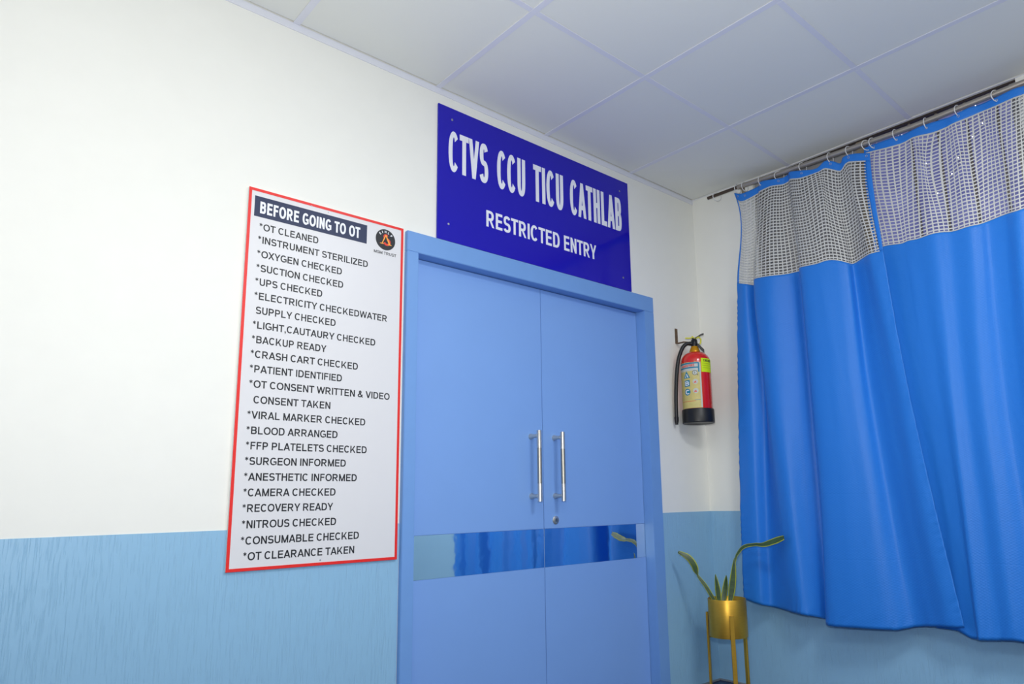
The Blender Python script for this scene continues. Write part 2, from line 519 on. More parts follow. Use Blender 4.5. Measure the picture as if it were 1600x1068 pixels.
for i in range(len(xs) - 1):
    for y in gy:
        a, b = xs[i + 1] + .0135, xs[i] - (.0135 if i else .0)
        if b - a < .03: continue
        bm = bmesh.new(); bx(bm, a, b, y - .012, y + .012, H - .0032, H - .0003, 0, .0008)
        for v in bm.verts: v.co.z += sag(v.co.x, v.co.y)
        obj('grid_bar', bm, m_tbar, ce)
# wall angle trim under the tiles
tag(obj('trim_1', box(X0, 0, -0.0035, 0, H - .030, H - .0015), m_tbar), kind='structure')
bm = bmesh.new(); bx(bm, -.003, 0, -.55, -.0035, H - .005, H - .0012); bx(bm, -.003, 0, Y0, -.55, H - .005, H - .0012)
for v in bm.verts: v.co.z += sag(0, v.co.y)
tag(obj('trim_2', bm, m_tbar), kind='structure')

# ------------------------------------------------------------------ doors
door = bpy.data.objects.new('door_1', None); C.objects.link(door); door.location = (-1.2, 0, 0); tag(door, kind='structure')
FY = -0.020
bm = bmesh.new()
bx(bm, FX0, IX0, FY, .10, 0, IZ, 0, .002); bx(bm, IX1, FX1, FY, .10, 0, IZ, 0, .002); bx(bm, FX0, FX1, FY, .10, IZ, FZ, 0, .002)
obj('door_frame', bm, m_frame, door)
LY = 0.040; SPLIT = -1.214
MZ0, MZ1 = 0.671, 0.839
for (a, b, side) in ((IX0 + .002, SPLIT - .0015, 'l'), (SPLIT + .0015, IX1 - .002, 'r')):
    bm = bmesh.new()
    bx(bm, a, b, LY, LY + .035, MZ1, IZ - .003, 0, .001)
    bx(bm, a, b, LY, LY + .035, .006, MZ0, 0, .001)
    bx(bm, a, b, LY + .004, LY + .035, MZ0, MZ1)
    lf = obj('door_leaf', bm, m_leaf, door)
    obj('mirror_strip', box(a + .001, b - .001, LY + .0008, LY + .004, MZ0 + .0008, MZ1 - .0008), m_mirror, lf)
    hx = -1.2865 if side == 'l' else -1.1435
    bm = bmesh.new()
    y = LY - .058
    lo, hi = .960, 1.273
    q = .078
    tube(bm, [(hx, y, lo), (hx, y, lo + q)], .0110, 20, 0)
    tube(bm, [(hx, y, lo + q), (hx, y, hi - q)], .0106, 20, 1)
    tube(bm, [(hx, y, hi - q), (hx, y, hi)], .0110, 20, 0)
    for z in (.984, 1.250):
        tube(bm, [(hx, LY - .0002, z), (hx, LY - .004, z), (hx, LY - .007, z), (hx, LY - .020, z), (hx, LY - .034, z), (hx, LY - .049, z)], [.0135, .0135, .0125, .0085, .0085, .0085], 18, 0)
    obj('pull_handle', bm, [m_steel, m_steel2], lf, smooth='auto')
    if side == 'r':
        bm = bmesh.new()
        z = .8755; x = -1.144
        tube(bm, [(x, LY, z), (x, LY - .004, z), (x, LY - .0055, z)], [.0185, .0185, .0160], 24, 0)
        tube(bm, [(x, LY - .0055, z), (x, LY - .0075, z)], [.0095, .009], 20, 1)
        bx(bm, x - .0012, x + .0012, LY - .0079, LY - .0070, z - .005, z + .005, 2)
        obj('door_lock', bm, [m_steel, m_steel2, m_dark], lf, smooth='auto')
obj('gap_backing', box(IX0, IX1, LY + .038, LY + .05, 0, IZ), m_dark, door)  # dark sheet behind both leaves; its colour stands for shade in the gap

# ------------------------------------------------------------------ blue sign over the door
sg = empty('department_sign', (-1.217, -0.004, 2.05), 'royal blue acrylic sign with white lettering above the double doors', 'sign')
sx0, sx1, sz0, sz1 = -1.829, -0.6065, 2.0475, 2.6625
obj('sign_panel', box(sx0, sx1, -0.0105, -0.0020, sz0, sz1, .0006), m_sign, sg)
pa = wallA(-0.0105)
for (s, a, b) in (('CTVS', -1.776, -1.562), ('CCU', -1.511, -1.343), ('TICU', -1.292, -1.096), ('CATHLAB', -1.049, -0.667)):
    p, f = flat_text(s, a, b, 2.368, 2.554, .33, .145)
    solid('lettering', p, f, pa, m_white, sg)
for (s, a, b) in (('RESTRICTED', -1.573, -1.128), ('ENTRY', -1.098, -0.871)):
    p, f = flat_text(s, a, b, 2.1655, 2.242, .24, .16, .5)
    solid('lettering', p, f, pa, m_white, sg)
for (x, z) in ((-1.759, 2.608), (-1.773, 2.123), (-0.675, 2.598), (-0.671, 2.112)):
    bm = bmesh.new(); tube(bm, [(x, -.0105, z), (x, -.012, z), (x, -.0126, z)], [.0052, .0052, .003], 14)
    obj('screw', bm, m_screw, sg, smooth='auto')
# ------------------------------------------------------------------ white checklist board
bd = empty('checklist_board', (-2.29, -0.004, .757), 'white red-bordered checklist board on the wall left of the door', 'board')
b0, b1, c0, c1 = -2.592, -1.989, 0.7605, 2.0455
obj('board_panel', box(b0, b1, -0.0105, -0.0020, c0, c1, .0006), m_board, bd)
bm = bmesh.new(); yb = -0.0105; t = .0012; wdt = .0098
bx(bm, b0, b1, yb - t, yb, c1 - wdt, c1); bx(bm, b0, b1, yb - t, yb, c0, c0 + wdt)
bx(bm, b0, b0 + wdt, yb - t, yb, c0 + wdt, c1 - wdt); bx(bm, b1 - wdt, b1, yb - t, yb, c0 + wdt, c1 - wdt)
obj('red_border', bm, m_red, bd)
obj('header_band', box(-2.571, -2.1475, yb - .0006, yb, 1.9445, 2.0185), m_navy, bd)
pb = wallA(yb)
p, f = flat_text('BEFORE GOING TO OT', -2.552, -2.176, 1.9585, 2.0015, .27, .19, .42)
solid('lettering', p, f, wallA(yb - .0006), m_white, bd)
LINES = [('*OT CLEANED', -2.551, -2.339, 1.898), ('*INSTRUMENT STERILIZED', -2.553, -2.14, 1.851), ('*OXYGEN CHECKED', -2.553, -2.244, 1.8),
 ('*SUCTION CHECKED', -2.553, -2.237, 1.75), ('*UPS CHECKED', -2.554, -2.316, 1.701), ('*ELECTRICITY CHECKEDWATER', -2.554, -2.053, 1.651),
 ('SUPPLY CHECKED', -2.546, -2.261, 1.601), ('*LIGHT,CAUTAURY CHECKED', -2.554, -2.1, 1.55), ('*BACKUP READY', -2.554, -2.292, 1.5),
 ('*CRASH CART CHECKED', -2.555, -2.168, 1.45), ('*PATIENT IDENTIFIED', -2.555, -2.229, 1.4), ('*OT CONSENT WRITTEN & VIDEO', -2.554, -2.034, 1.349),
 ('CONSENT TAKEN', -2.537, -2.269, 1.297), ('*VIRAL MARKER CHECKED', -2.554, -2.132, 1.246), ('*BLOOD ARRANGED', -2.554, -2.238, 1.195),
 ('*FFP PLATELETS CHECKED', -2.553, -2.123, 1.145), ('*SURGEON INFORMED', -2.553, -2.203, 1.095), ('*ANESTHETIC INFORMED', -2.553, -2.159, 1.044),
 ('*CAMERA CHECKED', -2.552, -2.238, 0.994), ('*RECOVERY READY', -2.552, -2.245, 0.944), ('*NITROUS CHECKED', -2.551, -2.232, 0.893),
 ('*CONSUMABLE CHECKED', -2.551, -2.144, 0.842), ('*OT CLEARANCE TAKEN', -2.541, -2.16, 0.793)]
for (s, a, b, z) in LINES:
    p, f = flat_text(s, a, b, z, z + .0250, .185, .165, .36)
    solid('lettering', p, f, pb, m_navy if False else m_ink, bd, .0004)
# round emblem
lg_c = (-2.0675, 1.980)
p, f = polygon(40, lg_c[0], lg_c[1], .0425, .0425)
lg = solid('emblem_disc', p, f, pb, m_ink, bd, .0006)
pe = wallA(yb - .0006)
def strokes(name, quads, m, parent, place, th=.0004):
    pts = []; fs = []
    for q in quads:
        fs.append(tuple(range(len(pts), len(pts) + len(q)))); pts += q
    return solid(name, pts, fs, place, m, parent, th)
cx, cz = lg_c
# red S-shaped curl behind the letter
pts = []
for i in range(15):
    a = math.radians(20 + i * 16); pts.append((cx + .001 + .0085 * math.cos(a), cz + .012 + .009 * math.sin(a)))
for i in range(16):
    a = math.radians(95 - i * 17); pts.append((cx + .006 + .012 * math.cos(a), cz - .008 + .0115 * math.sin(a)))
for w_, part in ((.0022, pts[:15]), (.0042, pts[15:])):
    L_, R2 = [], []
    for i in range(len(part)):
        a = part[max(i - 1, 0)]; b = part[min(i + 1, len(part) - 1)]
        dx, dz = b[0] - a[0], b[1] - a[1]; q = math.hypot(dx, dz)
        L_.append((part[i][0] - dz / q * w_, part[i][1] + dx / q * w_)); R2.append((part[i][0] + dz / q * w_, part[i][1] - dx / q * w_))
    strokes('emblem_curl', [[L_[i], L_[i + 1], R2[i + 1], R2[i]] for i in range(len(part) - 1)], m_lred, lg, pe, .0003)
strokes('emblem_letter', [
    [(cx - .0015, cz + .019), (cx + .0030, cz + .019), (cx - .0125, cz - .0165), (cx - .0165, cz - .0165)],
    [(cx - .0022, cz + .019), (cx + .0035, cz + .019), (cx + .0215, cz - .0165), (cx + .0145, cz - .0165)],
    [(cx - .0235, cz - .0165), (cx - .0080, cz - .0165), (cx - .0080, cz - .0195), (cx - .0235, cz - .0195)],
    [(cx + .0095, cz - .0165), (cx + .0265, cz - .0165), (cx + .0265, cz - .0195), (cx + .0095, cz - .0195)],
], m_gold, lg, pe, .0006)
for ch, ang in zip('EIHLP', (138, 116, 92, 66, 40)):
    p, f = flat_text(ch, 0, {'I': .0028, 'H': .0072}.get(ch, .0062), 0, .0095, .24, .22)
    wd = max(q[0] for q in p)
    a = math.radians(ang - 90)
    p = [((x - wd / 2), z + .0275) for x, z in p]
    p = [(cx + x * math.cos(a) - z * math.sin(a), cz + x * math.sin(a) + z * math.cos(a)) for x, z in p]
    solid('emblem_lettering', p, f, pe, m_white, lg, .0004)
p, f = flat_text('MSM TRUST', -2.116, -2.019, 1.9185, 1.9300, .17, .14)
solid('lettering', p, f, pb, m_ink, bd, .0004)
for (x, z) in ((-2.37, 2.035), (-2.305, 2.029), (-2.285, .778)):
    bm = bmesh.new(); tube(bm, [(x, yb - .0001, z), (x, yb - .0022, z)], .0022, 10)
    obj('nail', bm, m_screw, bd)
# ------------------------------------------------------------------ fire extinguisher
ex, ey = -0.200, -0.100
ext = empty('fire_extinguisher', (ex, ey, 1.362), 'red fire extinguisher hanging on the wall between door frame and corner', 'fire extinguisher')
ER = 0.080
bm = bmesh.new()
lathe(bm, (ex, ey), [(0, 1.372), (ER - .006, 1.372), (ER, 1.38), (ER, 1.700), (ER - .003, 1.716), (ER - .011, 1.731), (ER - .024, 1.744), (ER - .042, 1.753), (.026, 1.757), (.020, 1.758), (0, 1.758)], 56)
obj('cylinder', bm, m_ered, ext, smooth='auto')
bm = bmesh.new()
lathe(bm, (ex, ey), [(0, 1.364), (.070, 1.364), (.0825, 1.360), (.0865, 1.364), (.0865, 1.432), (.0845, 1.436), (.0803, 1.436)], 56)
obj('rubber_boot', bm, m_rub, ext, smooth='auto')
bm = bmesh.new()
lathe(bm, (ex, ey), [(.030, 1.755), (.030, 1.760), (.025, 1.772), (.020, 1.784), (.017, 1.790), (0, 1.790)], 28)
obj('neck_collar', bm, m_brass, ext, smooth='auto')
TC = Vector((-.813, -.582, 0)); RV = Vector((.582, -.813, 0))     # towards the room / along the wall to the right
EC = Vector((ex, ey, 0))
def EP(l, f, z): return EC + RV * l + TC * f + Vector((0, 0, z))
def bar(bm, pts, w_, h_, mi=0):
    pr = None
    for p in pts:
        p = Vector(p)
        cur = [bm.verts.new(p + TC * a + Vector((0, 0, b))) for a, b in ((-w_, -h_), (w_, -h_), (w_, h_), (-w_, h_))]
        if pr:
            for k in range(4):
                f = bm.faces.new((pr[k], pr[(k + 1) % 4], cur[(k + 1) % 4], cur[k])); f.material_index = mi
        else:
            f = bm.faces.new(cur); f.material_index = mi
        pr = cur
    f = bm.faces.new(pr); f.material_index = mi
    return bm
bm = bmesh.new()
tube(bm, [EP(0, 0, 1.786), EP(0, 0, 1.795), EP(0, 0, 1.822), EP(0, 0, 1.832)], [.017, .020, .0175, .012], 18)
tube(bm, [EP(-.036, .004, 1.806), EP(-.026, .004, 1.806), EP(.012, .002, 1.804)], [.009, .012, .012], 14)
for z_, hw, hh in ((1.812, .017, .010), (1.829, .012, .008)):
    bar(bm, [EP(-hw, 0, z_), EP(hw, 0, z_)], .013, hh)
obj('valve', bm, m_valve, ext, smooth='auto')
bm = bmesh.new()   # lower carrying handle and squeeze lever
bar(bm, [EP(-.005, 0, 1.828), EP(.018, 0, 1.840), EP(.040, 0, 1.853), EP(.054, 0, 1.856)], .011, .0032)
obj('squeeze_lever', bm, m_valve, ext)
bm = bmesh.new(); bar(bm, [EP(.002, 0, 1.800), EP(.024, .0, 1.792), EP(.036, 0, 1.776), EP(.052, 0, 1.758)], .010, .0095)
obj('carry_handle', bm, m_rub, ext)
bm = bmesh.new()
bar(bm, [EP(-.048, .004, 1.838), EP(-.020, .006, 1.836), EP(-.006, .008, 1.838), EP(.008, .008, 1.832)], .005, .0036)
tube(bm, [EP(.006, .008, 1.830), EP(.026, .010, 1.838), EP(.037, .010, 1.826), EP(.035, .010, 1.808), EP(.030, .010, 1.798)], .0042, 8)
tube(bm, [EP(-.010, .009, 1.846), EP(-.004, .009, 1.838), EP(.004, .009, 1.832)], .004, 8)
obj('safety_pin', bm, m_yel, ext, smooth='auto')
bm = bmesh.new()
hp = []
ctrl = [EP(-.026, .008, 1.806), EP(-.044, .014, 1.802), EP(-.062, .020, 1.785), EP(-.078, .026, 1.752), EP(-.0935, .032, 1.70), EP(-.105, .036, 1.62), EP(-.113, .036, 1.52), EP(-.116, .036, 1.44), EP(-.117, .034, 1.392)]
def cr(P, n=6):
    out = []
    for i in range(len(P) - 1):
        a, b, c, d = P[max(i - 1, 0)], P[i], P[i + 1], P[min(i + 2, len(P) - 1)]
        for k in range(n):
            t = k / n
            out.append(.5 * ((2 * b) + (c - a) * t + (2 * a - 5 * b + 4 * c - d) * t * t + (3 * b - a - 3 * c + d) * t ** 3))
    out.append(P[-1]); return out
tube(bm, cr(ctrl), .0105, 14)
hose = obj('hose', bm, m_rub, ext, smooth='auto')
bm = bmesh.new(); e = ctrl[-1]
tube(bm, [e + Vector((0, 0, .006)), e, e - Vector((0, 0, .016)), e - Vector((0, 0, .030)), e - Vector((0, 0, .036))], [.0118, .0122, .0115, .0085, .0085], 16)
obj('hose_nozzle', bm, m_valve, ext, smooth='auto')
# wrap-around labels
PH0 = math.radians(215.6)
def cyl(Rr):
    def f(t, z, d):   # t = arc length from the room-facing line
        a = PH0 + t / ER
        return (ex + (Rr + d) * math.cos(a), ey + (Rr + d) * math.sin(a), z)
    return f
def arcpatch(name, t0, t1, z0, z1, m, Rr, parent, th=.0004, n=14, wob=0):
    bm = bmesh.new(); fn = cyl(Rr); rows = []
    for i in range(n + 1):
        t = t0 + (t1 - t0) * i / n
        w2 = random.uniform(-wob, wob)
        rows.append([bm.verts.new(fn(t, z, d)) for z, d in ((z0, 0), (z0, th), (z1 + w2, th), (z1 + w2, 0))])
    for i in range(n):
        for k in range(4):
            bm.faces.new((rows[i][k], rows[i + 1][k], rows[i + 1][(k + 1) % 4], rows[i][(k + 1) % 4]))
    bm.faces.new(rows[0]); bm.faces.new(rows[-1])
    return obj(name, bm, m, parent, smooth='auto')
D2 = ER * PI / 180
lab = arcpatch('paper_label', -88 * D2, 20 * D2, 1.4375, 1.688, m_label, ER + .0002, ext, wob=.002, n=26)
arcpatch('label_band', -88 * D2, 13 * D2, 1.640, 1.684, m_labelw, ER + .0006, lab, .0002)
arcpatch('label_band', -88 * D2, 14 * D2, 1.654, 1.661, m_teal, ER + .0008, lab, .0002)
arcpatch('label_band', -88 * D2, 12 * D2, 1.678, 1.686, m_teal, ER + .0008, lab, .0002)
arcpatch('label_band', 9 * D2, 14 * D2, 1.632, 1.684, m_teal, ER + .0009, lab, .0002, n=4)
arcpatch('label_band', 14 * D2, 19.5 * D2, 1.44, 1.684, m_labelw, ER + .0006, lab, .0002, n=4)
arcpatch('label_band', -70 * D2, -5 * D2, 1.474, 1.476, m_lred, ER + .0008, lab, .0002)
arcpatch('label_band', -10 * D2, 12 * D2, 1.480, 1.482, m_teal, ER + .0008, lab, .0002)
for s, a, b, z0, z1, m in (('GUARD', -62, -30, 1.6625, 1.6755, m_lred), ('FIRE', -27, -4, 1.663, 1.677, m_lred)):
    p, f = flat_text(s, a * D2, b * D2, z0, z1, .26, .2)
    solid('label_lettering', p, f, cyl(ER + .0008), m, lab, .0003)
def sub(p, f): return p, f
def sliced(tops, m, Rr, th=.0003):
    """tops: list of (t, z_low, z_high) columns wrapped on the cylinder"""
    pts = []; fs = []
    for (ta, la, ha), (tb, lb, hb) in zip(tops, tops[1:]):
        fs.append(tuple(range(len(pts), len(pts) + 4))); pts += [(ta, la), (tb, lb), (tb, hb), (ta, ha)]
    solid('label_symbol', pts, fs, cyl(Rr), m, lab, th)
tA = [(-38.5 * D2 + q * .0021, 1.602, 1.6405 - abs(q) * .0038) for q in range(-10, 11)]
tB = [(-38 * D2 + q * .0019, 1.556, 1.5905) for q in range(-9, 10)]
tC = [(-38 * D2 - .0185 * math.cos(k * PI / 20), 1.526 - .0185 * math.sin(k * PI / 20), 1.526 + .0185 * math.sin(k * PI / 20)) for k in range(21)]
for ch, cols, z0, z1, mid, hw in (('A', tA, 1.605, 1.624, -38.5, 8.5), ('B', tB, 1.561, 1.585, -38, 8.5), ('C', tC, 1.514, 1.538, -38, 8.5)):
    sliced(cols, m_teal, ER + .0008)
    p, f = flat_text(ch, (mid - hw) * D2, (mid + hw) * D2, z0, z1, .22, .18)
    solid('label_lettering', p, f, cyl(ER + .0012), m_white, lab, .0003)
for k, (z, m2) in enumerate(((1.628, m_ink), (1.580, m_lred), (1.530, m_lred))):
    sliced([(-4 * D2 - .0145 * math.cos(i * PI / 12), z - .014 * math.sin(i * PI / 12), z + .014 * math.sin(i * PI / 12)) for i in range(13)], m_labelw, ER + .0007, .0002)
    if k == 0:
        q = [(-4 * D2 + .0140 * math.cos(a * PI / 12), z + .0135 * math.sin(a * PI / 12)) for a in range(25)]
        q2 = [(-4 * D2 + .0118 * math.cos(a * PI / 12), z + .0113 * math.sin(a * PI / 12)) for a in range(25)]
        strokes('label_symbol', [[q[i], q[i + 1], q2[i + 1], q2[i]] for i in range(24)], m_ink, lab, cyl(ER + .001), .0002)
        strokes('label_symbol', [[(-4.6 * D2, z - .006), (-3.4 * D2, z - .006), (-3.4 * D2, z + .007), (-4.6 * D2, z + .007)], [(4 * D2, z - .010), (7 * D2, z - .016), (8 * D2, z - .012), (5 * D2, z - .007)]], m_ink, lab, cyl(ER + .0012), .0002)
    else:
        cx2 = -4 * D2
        strokes('label_symbol', [[(cx2 - .008, z - .008), (cx2 + .006, z - .008), (cx2 + .004, z - .001), (cx2 + .001, z + .006), (cx2 - .002, z - .001), (cx2 - .005, z + .002)]], m2, lab, cyl(ER + .0011), .0002)
tg = arcpatch('inspection_sticker', 22 * D2, 84 * D2, 1.632, 1.708, m_flu, ER + .0004, ext, .0005)
for z in (1.655, 1.667, 1.679):
    arcpatch('sticker_line', 27 * D2, 78 * D2, z, z + .0008, m_dark, ER + .001, tg, .0001, n=8)
p, f = flat_text('CHECKED', 32 * D2, 74 * D2, 1.689, 1.701, .3, .22)
solid('sticker_lettering', p, f, cyl(ER + .001), m_ink, tg, .0002)

bm = bmesh.new()
bx(bm, -.240, -.217, -.0035, 0, 1.817, 1.905, 0, .0012)
bx(bm, -.240, -.217, -.060, -.0035, 1.817, 1.8205, 0, .0008)
tube(bm, [(-.2285, -.058, 1.8185), (-.222, -.078, 1.8135), (-.214, -.090, 1.811)], .0035, 8)
for z in (1.842, 1.888): tube(bm, [(-.2285, -.0035, z), (-.2285, -.0055, z)], .004, 10)
tag(obj('wall_hook', bm, m_rust, smooth='auto'), 'worn brown steel strap hook holding the fire extinguisher on the wall', 'hook')

# ------------------------------------------------------------------ window behind the curtains
win = bpy.data.objects.new('window_1', None); C.objects.link(win); win.location = (0.05, -1.065, WZ0); tag(win, kind='structure')
t = .03
bm = bmesh.new()
bx(bm, .018, .10, WY0, WY0 + t, WZ0, WZ1 - .010); bx(bm, .018, .10, WY1 - t, WY1, WZ0, WZ1 - .010)
bx(bm, .018, .10, WY0 + t, WY1 - t, WZ0, WZ0 + t)
obj('window_frame', bm, m_glass, win)
obj('window_head', box(.014, .10, WY0, WY1, WZ1 - .010, WZ1), m_winf, win)
obj('window_post', box(.010, .10, -1.045, -1.0, WZ0 + t, WZ1 - .010, .002), m_wint, win)
obj('window_pane', box(.050, .056, -1.0, WY1 - t, WZ0 + t, WZ1 - .010), m_glass, win)
# right-hand pane: backlit violet-blue glass
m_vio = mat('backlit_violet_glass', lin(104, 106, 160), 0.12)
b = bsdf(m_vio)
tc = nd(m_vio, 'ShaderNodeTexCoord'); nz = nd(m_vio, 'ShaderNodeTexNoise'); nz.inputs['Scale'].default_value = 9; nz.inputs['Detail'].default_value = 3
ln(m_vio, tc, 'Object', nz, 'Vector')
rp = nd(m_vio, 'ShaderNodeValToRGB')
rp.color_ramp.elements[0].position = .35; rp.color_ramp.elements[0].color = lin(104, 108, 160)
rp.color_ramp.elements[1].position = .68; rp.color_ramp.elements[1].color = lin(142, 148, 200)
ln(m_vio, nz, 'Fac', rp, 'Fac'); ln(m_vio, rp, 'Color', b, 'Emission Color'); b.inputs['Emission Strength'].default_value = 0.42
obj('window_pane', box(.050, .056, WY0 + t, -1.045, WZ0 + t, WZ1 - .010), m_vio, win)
for y in (-1.254, -1.3745, -1.496, -1.618):
    obj('grille_bar', box(.022, .032, y - .0055, y + .0055, WZ0 + t, WZ1 - .010, .001), m_grille, win)
# fairy lights taped up inside the window
lt = empty('fairy_lights', (.012, -1.4, 2.45), 'thin cable of tiny white lights behind the right curtain top', 'string lights')
led = [(-.002, -1.230, 2.650), (-.002, -1.32, 2.47), (-.002, -1.353, 2.310), (-.002, -1.42, 2.38), (-.002, -1.4587, 2.419), (-.002, -1.4535, 2.445), (-.002, -1.52, 2.52), (-.002, -1.5655, 2.565), (-.002, -1.548, 2.657)]
bm = bmesh.new(); tube(bm, cr([Vector(p) + Vector((-.006, 0, 0)) for p in led], 4), .0012, 6)
obj('cable', bm, m_wint, lt)
m_led = mat('white_led', (1, 1, 1, 1), .3); bsdf(m_led).inputs['Emission Color'].default_value = (.85, .9, 1, 1); bsdf(m_led).inputs['Emission Strength'].default_value = 6
for p in led:
    bm = bmesh.new(); bmesh.ops.create_icosphere(bm, subdivisions=1, radius=.0026, matrix=Matrix.Translation(Vector(p) + Vector((-.010, 0, 0))))
    obj('bulb', bm, m_led, lt)

# ------------------------------------------------------------------ curtain rod and rings
RODX = -0.080
def rodz(y):
    P = [(-.16, 2.676), (-.37, 2.673), (-.64, 2.657), (-1.28, 2.636), (-1.75, 2.644), (-2.40, 2.655)]
    for i in range(len(P) - 1):
        if y >= P[i + 1][0] or i == len(P) - 2:
            (a, za), (b, zb) = P[i], P[i + 1]
            t = (y - a) / (b - a); t = max(0, min(1, t)); t = t if i else t
            return za + (zb - za) * t
rod = empty('curtain_rod', (RODX, -1.27, 2.64), 'grey-brown metal curtain rod under the ceiling along the window wall', 'curtain rod')
bm = bmesh.new(); tube(bm, [(RODX, y, rodz(y)) for y in (-.167, -.25, -.375)], .0090, 16)
obj('inner_rod', bm, m_rodthin, rod, smooth='auto')
ys_ = [-.368 - i * (2.42 - .368) / 24 for i in range(25)]
sm = [(RODX, y, (rodz(y - .06) + rodz(y) + rodz(y + .06)) / 3) for y in ys_]
bm = bmesh.new(); tube(bm, sm, .0130, 20)
obj('outer_rod', bm, m_rod, rod, smooth='auto')
def bracket(y):
    bm = bmesh.new(); z = rodz(y)
    bx(bm, RODX + .013, RODX + .017, y - .011, y + .011, z - .040, z + .012, 0, .001)
    bx(bm, RODX + .017, 0, y - .008, y + .008, z - .034, z - .030, 0, .0008)
    bx(bm, -.004, 0, y - .011, y + .011, z - .055, z - .010, 0, .001)
    bx(bm, RODX - .013, RODX + .013, y - .011, y + .011, z - .0155, z - .0115, 0, .0008)
    obj('bracket', bm, m_wint, rod)
bracket(-.392); bracket(-1.80)
RINGS = [-.2295, -.3655, -.4120, -.5147, -.6217, -.7569, -.9051, -1.0018, -1.0887, -1.1190, -1.2259, -1.3628, -1.4967, -1.6456, -1.80, -1.95, -2.10, -2.24]
ROT = [.5, .1, .15, .1, .75, .35, .15, .25, .6, .35, .15, .12, .3, .5, .2, .3, .2, .2]
RLAB = ['white plastic ring alone at the bare left end of the curtain rod', 'white plastic ring on the rod at the left edge of the left curtain']
ORD = ['second', 'third', 'fourth', 'fifth', 'sixth', 'seventh', 'eighth']
for i in range(7): RLAB.append('white plastic ring holding the left curtain, %s from its left edge' % ORD[i])
ORD2 = ['first', 'second', 'third', 'fourth', 'fifth', 'sixth', 'seventh', 'eighth', 'ninth']
for i in range(9): RLAB.append('white plastic ring holding the right curtain, %s from the overlap' % ORD2[i])
RR = .0260
for k, (y, rt) in enumerate(zip(RINGS, ROT)):
    bm = bmesh.new()
    z = rodz(y) + .0132 + .0022 - RR
    ax = Vector((math.sin(rt), math.cos(rt), 0))
    torus(bm, (RODX, y, z), RR, .0021, ax)
    tag(obj('curtain_ring', bm, m_ring, smooth=True), RLAB[k], 'curtain ring', 'white rings on the curtain rod')

# ------------------------------------------------------------------ curtains
LC = [[(-0.078,-0.341,2.649),(-0.085,-0.398,2.624),(-0.072,-0.483,2.635),(-0.092,-0.52,2.649),(-0.096,-0.583,2.635),(-0.085,-0.648,2.626),(-0.069,-0.663,2.651),(-0.094,-0.691,2.643),(-0.101,-0.761,2.618),(-0.096,-0.842,2.603),(-0.092,-0.886,2.626),(-0.085,-0.921,2.611),(-0.076,-0.948,2.593),(-0.087,-0.975,2.613),(-0.094,-1.033,2.605),(-0.096,-1.106,2.578)],
[(-0.078,-0.354,2.603),(-0.085,-0.402,2.577),(-0.072,-0.479,2.595),(-0.092,-0.512,2.596),(-0.096,-0.576,2.598),(-0.085,-0.641,2.589),(-0.069,-0.662,2.6),(-0.094,-0.691,2.597),(-0.101,-0.761,2.579),(-0.096,-0.846,2.58),(-0.092,-0.882,2.586),(-0.085,-0.917,2.567),(-0.076,-0.945,2.553),(-0.087,-0.985,2.575),(-0.094,-1.023,2.568),(-0.096,-1.105,2.539)],
[(-0.085,-0.326,2.122),(-0.1,-0.382,2.102),(-0.07,-0.414,2.096),(-0.115,-0.455,2.109),(-0.125,-0.537,2.1),(-0.1,-0.625,2.1),(-0.065,-0.672,2.113),(-0.12,-0.712,2.101),(-0.135,-0.808,2.092),(-0.125,-0.876,2.096),(-0.115,-0.918,2.083),(-0.1,-0.948,2.068),(-0.08,-0.958,2.067),(-0.105,-1.017,2.074),(-0.12,-1.069,2.075),(-0.125,-1.13,2.073)],
[(-0.085,-0.286,1.556),(-0.1,-0.37,1.543),(-0.07,-0.42,1.539),(-0.115,-0.469,1.528),(-0.125,-0.532,1.519),(-0.1,-0.627,1.508),(-0.065,-0.674,1.506),(-0.12,-0.719,1.494),(-0.135,-0.832,1.478),(-0.125,-0.896,1.47),(-0.115,-0.93,1.466),(-0.1,-0.957,1.464),(-0.08,-0.978,1.463),(-0.105,-1.058,1.45),(-0.12,-1.131,1.439),(-0.125,-1.171,1.433)],
[(-0.085,-0.25,0.884),(-0.1,-0.347,0.884),(-0.07,-0.388,0.883),(-0.115,-0.508,0.884),(-0.125,-0.562,0.884),(-0.1,-0.623,0.883),(-0.065,-0.674,0.882),(-0.12,-0.718,0.884),(-0.135,-0.825,0.884),(-0.125,-0.902,0.883),(-0.115,-0.953,0.883),(-0.1,-0.983,0.883),(-0.08,-1.017,0.882),(-0.105,-1.105,0.882),(-0.12,-1.174,0.883),(-0.125,-1.229,0.883)],
[(-0.085,-0.235,0.445),(-0.1,-0.336,0.427),(-0.07,-0.378,0.415),(-0.115,-0.538,0.408),(-0.125,-0.583,0.405),(-0.1,-0.637,0.393),(-0.065,-0.659,0.38),(-0.12,-0.695,0.37),(-0.135,-0.812,0.374),(-0.125,-0.906,0.377),(-0.115,-0.966,0.38),(-0.1,-1.004,0.38),(-0.08,-1.062,0.394),(-0.105,-1.15,0.41),(-0.12,-1.228,0.418),(-0.125,-1.286,0.425)]]
